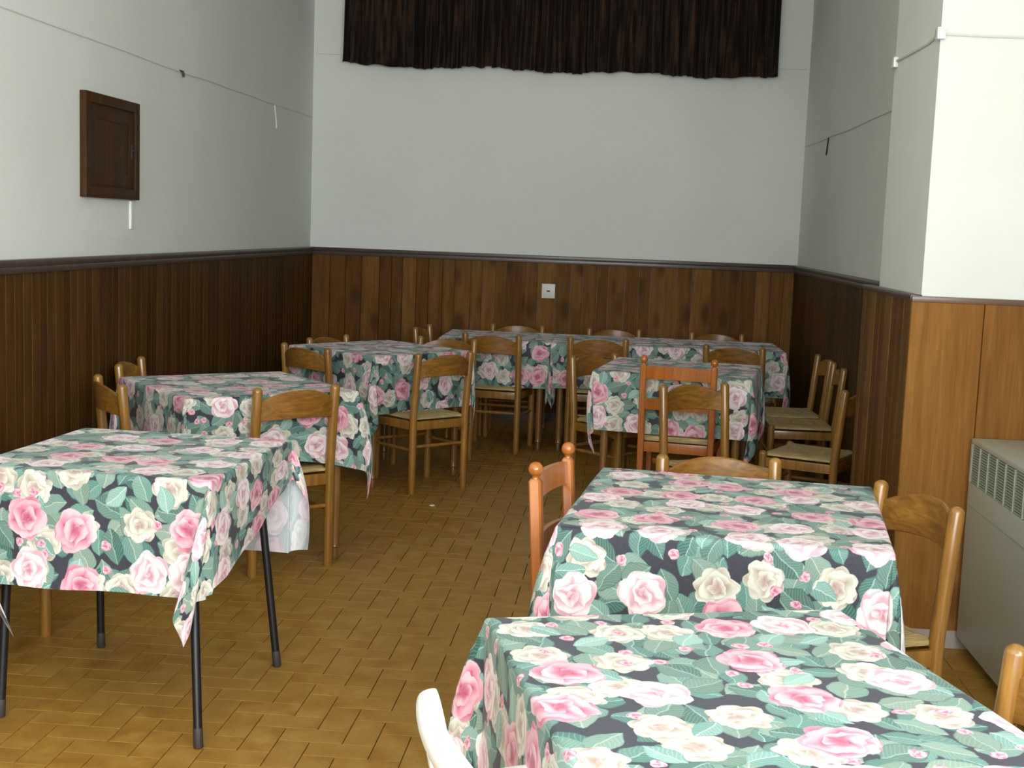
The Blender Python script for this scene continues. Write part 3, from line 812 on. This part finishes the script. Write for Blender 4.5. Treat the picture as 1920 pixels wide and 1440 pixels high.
def make_red(label):
    """square-post chair with ball finials and two flat back slats. Faces +y."""
    t = empty('ball_finial_chair'); tag(t, label, 'chair', 'reddish chairs with ball finials')
    for s in (-1, 1):
        def Y(z): return -0.19 - 0.03 * max(0, z - .44) / .46
        zs = [0, .01, .44, .842, .85]
        p = MB().sweep_rect([(s * .19, Y(z), z) for z in zs], [(.015, .015), (.016, .016), (.0175, .0175), (.0175, .0175), (.012, .012)]).build('back_post', M['red'], t)
        zc = .877
        prof = [(.848, .011), (.853, .009), (.857, .0095), (.861, .0125)] + [(zc + .0215 * math.sin(q), .0215 * math.cos(q)) for q in [RD(k) for k in (-40, -22, -5, 12, 30, 48, 64, 78, 88)]]
        MB().tube([(s * .19, Y(.85), z) for z, _ in prof], [x for _, x in prof], 16).build('finial', M['red'], p)
        MB().sweep_rect([(s * .2, .19, 0), (s * .2, .19, .44)], [(.015, .015), (.0175, .0175)]).build('leg', M['red'], t)
    for (zb, zt, arch) in ((.772, .840, .006), (.605, .665, .005)):
        n = 14; vs = []; fs = []; k = 4
        for i in range(n + 1):
            u = -1 + 2 * i / n; yy = -.212 - .018 * (1 - u * u)
            A = arch * (1 - u * u)
            for (dy, z) in ((-.008, zb + A * .4), (-.008, zt + A), (.008, zt + A), (.008, zb + A * .4)): vs.append((.174 * u, yy + dy - (z - .7) * .065, z))
        for i in range(n):
            for q in range(k): fs.append((i * k + q, (i + 1) * k + q, (i + 1) * k + (q + 1) % k, i * k + (q + 1) % k))
        fs.append((0, 1, 2, 3)); fs.append((n * k + 3, n * k + 2, n * k + 1, n * k))
        m = MB(); m._add(vs, fs); m.build('back_slat', M['red'], t)
    m = MB(); m.box(-.195, .195, -.17, .205, .425, .455, .008); m.build('seat', M['straw'], t)
    f = MB()
    f.box(-.172, .172, -.2, -.182, .37, .424, .002); f.box(-.182, .182, .18, .2, .37, .424, .002)
    for s in (-1, 1): f.box(s * .195 - .009, s * .195 + .009, -.172, .172, .37, .424, .002)
    f.build('seat_frame', M['red'], t)
    for s in (-1, 1): MB().box(s * .195 - .008, s * .195 + .008, -.174, .174, .17, .20, .002).build('stretcher', M['red'], t)
    MB().box(-.18, .18, .182, .198, .24, .27, .002).build('stretcher', M['red'], t)
    return t

def place(o, bx, by, fx, fy, back=-0.21, zs=1.0):
    """put the chair so that its back-post tops stand at (bx, by) and it faces (fx, fy)"""
    l = math.hypot(fx, fy); fx /= l; fy /= l
    o.location = (bx - fx * back, by - fy * back, 0)
    o.rotation_euler = (0, 0, math.atan2(-fx, fy))
    o.scale = (1, 1, zs)
CH = [  # back x, back y, facing, height factor, label
    (-1.390, 5.515, -.68, .73, 1.02, 'brown rush-seat chair with its back to us at the table by the left wall'),
    (-2.258, 5.571, .79, .61, 1.0, 'brown chair seen side-on between the left wall and the black legged table'),
    (-2.47, 6.36, 1, .08, 1.0, 'brown chair against the left wall showing only its post tops'),
    (-1.856, 7.54, .56, .83, 1.0, 'brown chair at mid room with its dark back slat toward the left wall table'),
    (-1.920, 8.41, .90, -.44, .98, 'brown chair hidden behind the mid-room table, post tops against the corner'),
    (-1.005, 7.43, -.72, .70, 1.01, 'brown chair with open rush seat and its back to the aisle at mid room'),
    (-1.150, 8.60, -.2, -.98, .99, 'brown chair on the far side of the mid-room table, crest above the cloth'),
    (-1.45, 9.43, 1, -.12, 1.0, 'brown chair at the left end of the far row of tables'),
    (-0.878, 8.86, .15, .99, 1.015, 'brown chair drawn up to the far row, first from the left'),
    (-0.148, 8.90, .04, 1, 1.015, 'brown chair drawn up to the far row, middle of three'),
    (0.760, 8.70, .30, .95, 1.015, 'brown chair drawn up to the far row beside the right-hand table cloth'),
    (-0.153, 7.870, .75, -.66, .99, 'dark brown chair at the left corner of the table with the red-brown chair'),
    (0.380, 6.47, .56, -.83, 1.0, 'brown chair standing directly in front of the red-brown chair'),
    (0.350, 4.345, .10, -1, 1.0, 'glossy brown chair whose arched crest rises behind the right front table'),
    (0.885, 3.800, -.93, -.36, 1.015, 'honey brown rush-seat chair between the right front table and the heater'),
    (1.325, 8.50, -1, -.06, .98, 'farthest brown chair of the three against the right niche wall'),
    (1.335, 7.98, -1, 0, .98, 'middle brown chair of the three against the right niche wall'),
    (1.235, 6.80, -.89, .45, .98, 'nearest brown chair of the three, tucked beside the panelled pillar'),
    (-0.790, 9.965, .05, -1, 1.0, 'brown chair behind the far row on the left, facing the room'),
    (-0.045, 9.965, .1, -1, 1.0, 'brown chair behind the far row in the middle, facing the room'),
    (0.735, 9.965, .05, -1, 1.0, 'brown chair behind the far row on the right, facing the room'),
    (0.815, 2.225, -.96, -.28, 1.0, 'brown chair post cut off by the right edge beside the nearest table'),
    (-2.46, 4.265, 1, 0, 1.0, 'brown chair leg just showing beneath the left cloth'),
]
proto = make_paesana(CH[0][5])
for i, (bx, by, fx, fy, zs, lab) in enumerate(CH):
    o = proto if i == 0 else copy_tree(proto)
    o['label'] = lab
    place(o, bx, by, fx, fy, -0.22, zs)
redp = make_red('red-brown chair with two flat back slats at the table in the middle distance')
place(redp, 0.322, 6.985, .18, .98, -.22)
o = copy_tree(redp)
o['label'] = 'orange-brown chair with ball finials side-on at the left of the right front table'
place(o, -0.185, 3.80, .98, -.2, -.22)

# white moulded garden chair in the foreground
def make_monobloc():
    t = empty('plastic_chair'); tag(t, 'white moulded plastic chair at the bottom edge beside the nearest table', 'chair')
    def slab(P, th, nm):
        o = P.build(nm, M['white'], t, smooth=60)
        s = o.modifiers.new('thickness', 'SOLIDIFY'); s.thickness = th; s.offset = 0
        b = o.modifiers.new('round', 'SUBSURF'); b.levels = 1; b.render_levels = 2
        return o
    def back_y(z, u): return -0.20 - (z - .43) * .22 - .035 * (1 - u * u)
    def pt(u, z, w=.235): return (u * w, back_y(z, u), z)
    # back frame: a rounded hoop of flat section
    path = []
    for k in range(7): path.append((-1.0, .43 + .30 * k / 6))
    for k in range(1, 7):
        q = PI - (PI / 2) * k / 6; path.append((-.78 + .22 * math.cos(q), .73 + .095 * math.sin(q)))
    for k in range(1, 8): path.append((-.78 + 1.56 * k / 8, .825 + .012 * math.sin(PI * k / 8)))
    for k in range(7):
        q = PI / 2 - (PI / 2) * k / 6; path.append((.78 + .22 * math.cos(q), .73 + .095 * math.sin(q)))
    for k in range(1, 7): path.append((1.0, .73 - .30 * k / 6))
    m = MB(); ctr = (0, .62)
    rows = []
    for (u, z) in path:
        d = Vector((ctr[0] - u * .235, ctr[1] - z)); 
        if z < .73: d = Vector((-u, 0))
        d.normalize(); wd = .052
        o1 = pt(u, z); ui = u + d.x * wd / .235; zi = z + d.y * wd
        o2 = pt(ui, zi)
        mid = [(a + b) / 2 for a, b in zip(o1, o2)]
        rows.append([(o1[0] - d.x * .004, o1[1] + .026, o1[2] - d.y * .004), (o1[0], o1[1] - .004, o1[2] ), (mid[0], mid[1] - .007, mid[2]), o2, (o2[0], o2[1] + .022, o2[2])])
    m.grid(rows, 5, len(rows))
    slab(m, .006, 'back_frame')
    for k in range(5):
        u0 = -.62 + 1.24 * (k + .5) / 5
        m = MB(); rows = []
        for z in (.44, .52, .6, .68, .74, .785):
            rows.append([pt(u0 - .075, z), pt(u0, z), pt(u0 + .075, z)])
        m.grid(rows, 3, len(rows)); slab(m, .006, 'back_slat')
    m = MB(); rows = []
    for j in range(9):
        v = j / 8; y = -.215 + .45 * v
        rows.append([(u * (.225 + .02 * v), y, .43 + .012 * v - .02 * (1 - u * u) * (1 - abs(2 * v - 1)) - (.03 if v == 1 else 0)) for u in (-1, -.6, -.2, .2, .6, 1)])
    m.grid(rows, 6, 9); slab(m, .007, 'seat')
    for s in (-1, 1):
        m = MB(); rows = []
        for (y, z, w) in ((-.27, .63, .045), (-.2, .655, .05), (-.05, .665, .055), (.1, .66, .058), (.19, .645, .05), (.225, .60, .046), (.235, .5, .044), (.25, .25, .044), (.27, 0.004, .044)):
            x = s * (.245 + .015)
            rows.append([(x - w / 2, y, z - .012), (x - w * .3, y, z), (x + w * .3, y, z), (x + w / 2, y, z - .012)] if z > .62 else [(x - w / 2, y - .03, z), (x - w * .3, y, z), (x + w * .3, y, z), (x + w / 2, y - .03, z)])
        m.grid(rows, 4, len(rows)); slab(m, .006, 'arm')
        m = MB(); rows = []
        for (y, z) in ((-.20, .45), (-.22, .3), (-.245, .15), (-.27, 0.004)):
            x = s * .235; rows.append([(x - .022, y + .03, z), (x - .014, y, z), (x + .014, y, z), (x + .022, y + .03, z)])
        m.grid(rows, 4, 4); slab(m, .006, 'leg')
    return t
wc = make_monobloc()
fx, fy = .94, .34
l = math.hypot(fx, fy); fx /= l; fy /= l
rz = math.atan2(-fx, fy)
# the far upper corner of the back stands at (-0.285, 1.93)
lx, ly = -0.232, -0.29
wc.rotation_euler = (0, 0, rz); wc.scale = (1, 1, 1.022)
wc.location = (-0.285 - (lx * math.cos(rz) - ly * math.sin(rz)), 1.94 - (lx * math.sin(rz) + ly * math.cos(rz)), 0)

# ------------------------------------------------------------------ small things
o = MB().tube([(-1.0, 7.05, 0.0002), (-1.0, 7.05, .004), (-1.0, 7.05, .0055)], [.016, .016, .012], 18).build('bottle_cap', M['paper'])
tag(o, 'small white disc lying on the tiled floor in the aisle', 'bottle cap')
o = MB().box(0.90, 1.10, 9.60, 9.69, ZE + .0015, ZE + .004, M=None).build('paper_sheet', M['paper'])
tag(o, 'white folded paper lying on the right end of the far row', 'paper')

# ------------------------------------------------------------------ light: daylight through the windows behind the camera, fill from the added side window
def area(name, loc, rot, sx, sy, power, col):
    L = bpy.data.lights.new(name, 'AREA'); L.shape = 'RECTANGLE'; L.size = sx; L.size_y = sy
    L.energy = power; L.color = col
    o = bpy.data.objects.new(name, L); COL.objects.link(o); o.location = loc; o.rotation_euler = rot
    return o
for n, (a, b) in enumerate(wins):
    area('window_daylight', ((a + b) / 2, YR + 0.02, (WZ0 + WZ1) / 2), (PI / 2, 0, 0), b - a - .1, WZ1 - WZ0 - .1, 145, (0.93, 0.98, 1.0))
area('window_daylight', (XR - 0.02, (RW_ADDED[0] + RW_ADDED[1]) / 2, 2.02), (PI / 2, 0, PI / 2), RW_ADDED[1] - RW_ADDED[0] - .1, 2.05, 340, (0.93, 0.98, 1.0))  # fill at the added side window, lifts the left wall and near tables
w = bpy.data.worlds.new('overcast'); scn.world = w; w.use_nodes = True
w.node_tree.nodes['Background'].inputs[0].default_value = (0.75, 0.85, 1.0, 1)
w.node_tree.nodes['Background'].inputs[1].default_value = 1.0

# ------------------------------------------------------------------ camera
FPX = 2432.85; p_, y_, r_ = 0.119008522, -0.0818584298, 0.0372769518
fw = Vector((math.sin(y_) * math.cos(p_), math.cos(y_) * math.cos(p_), -math.sin(p_)))
rt = Vector((math.cos(y_), -math.sin(y_), 0)); up = rt.cross(fw)
r2 = rt * math.cos(r_) + up * math.sin(r_); u2 = -rt * math.sin(r_) + up * math.cos(r_)
cam = bpy.data.cameras.new('camera'); cam.sensor_width = 36; cam.lens = FPX * 36 / 1920
co = bpy.data.objects.new('camera', cam); COL.objects.link(co)
co.matrix_world = Matrix(((r2.x, u2.x, -fw.x, 0), (r2.y, u2.y, -fw.y, 0), (r2.z, u2.z, -fw.z, 1.55), (0, 0, 0, 1)))
cam.clip_start = 0.02
scn.camera = co
scn.view_settings.view_transform = 'Standard'; scn.view_settings.look = 'None'
scn.view_settings.exposure = 0.13; scn.view_settings.gamma = 1.0; scn.view_settings.use_curve_mapping = False
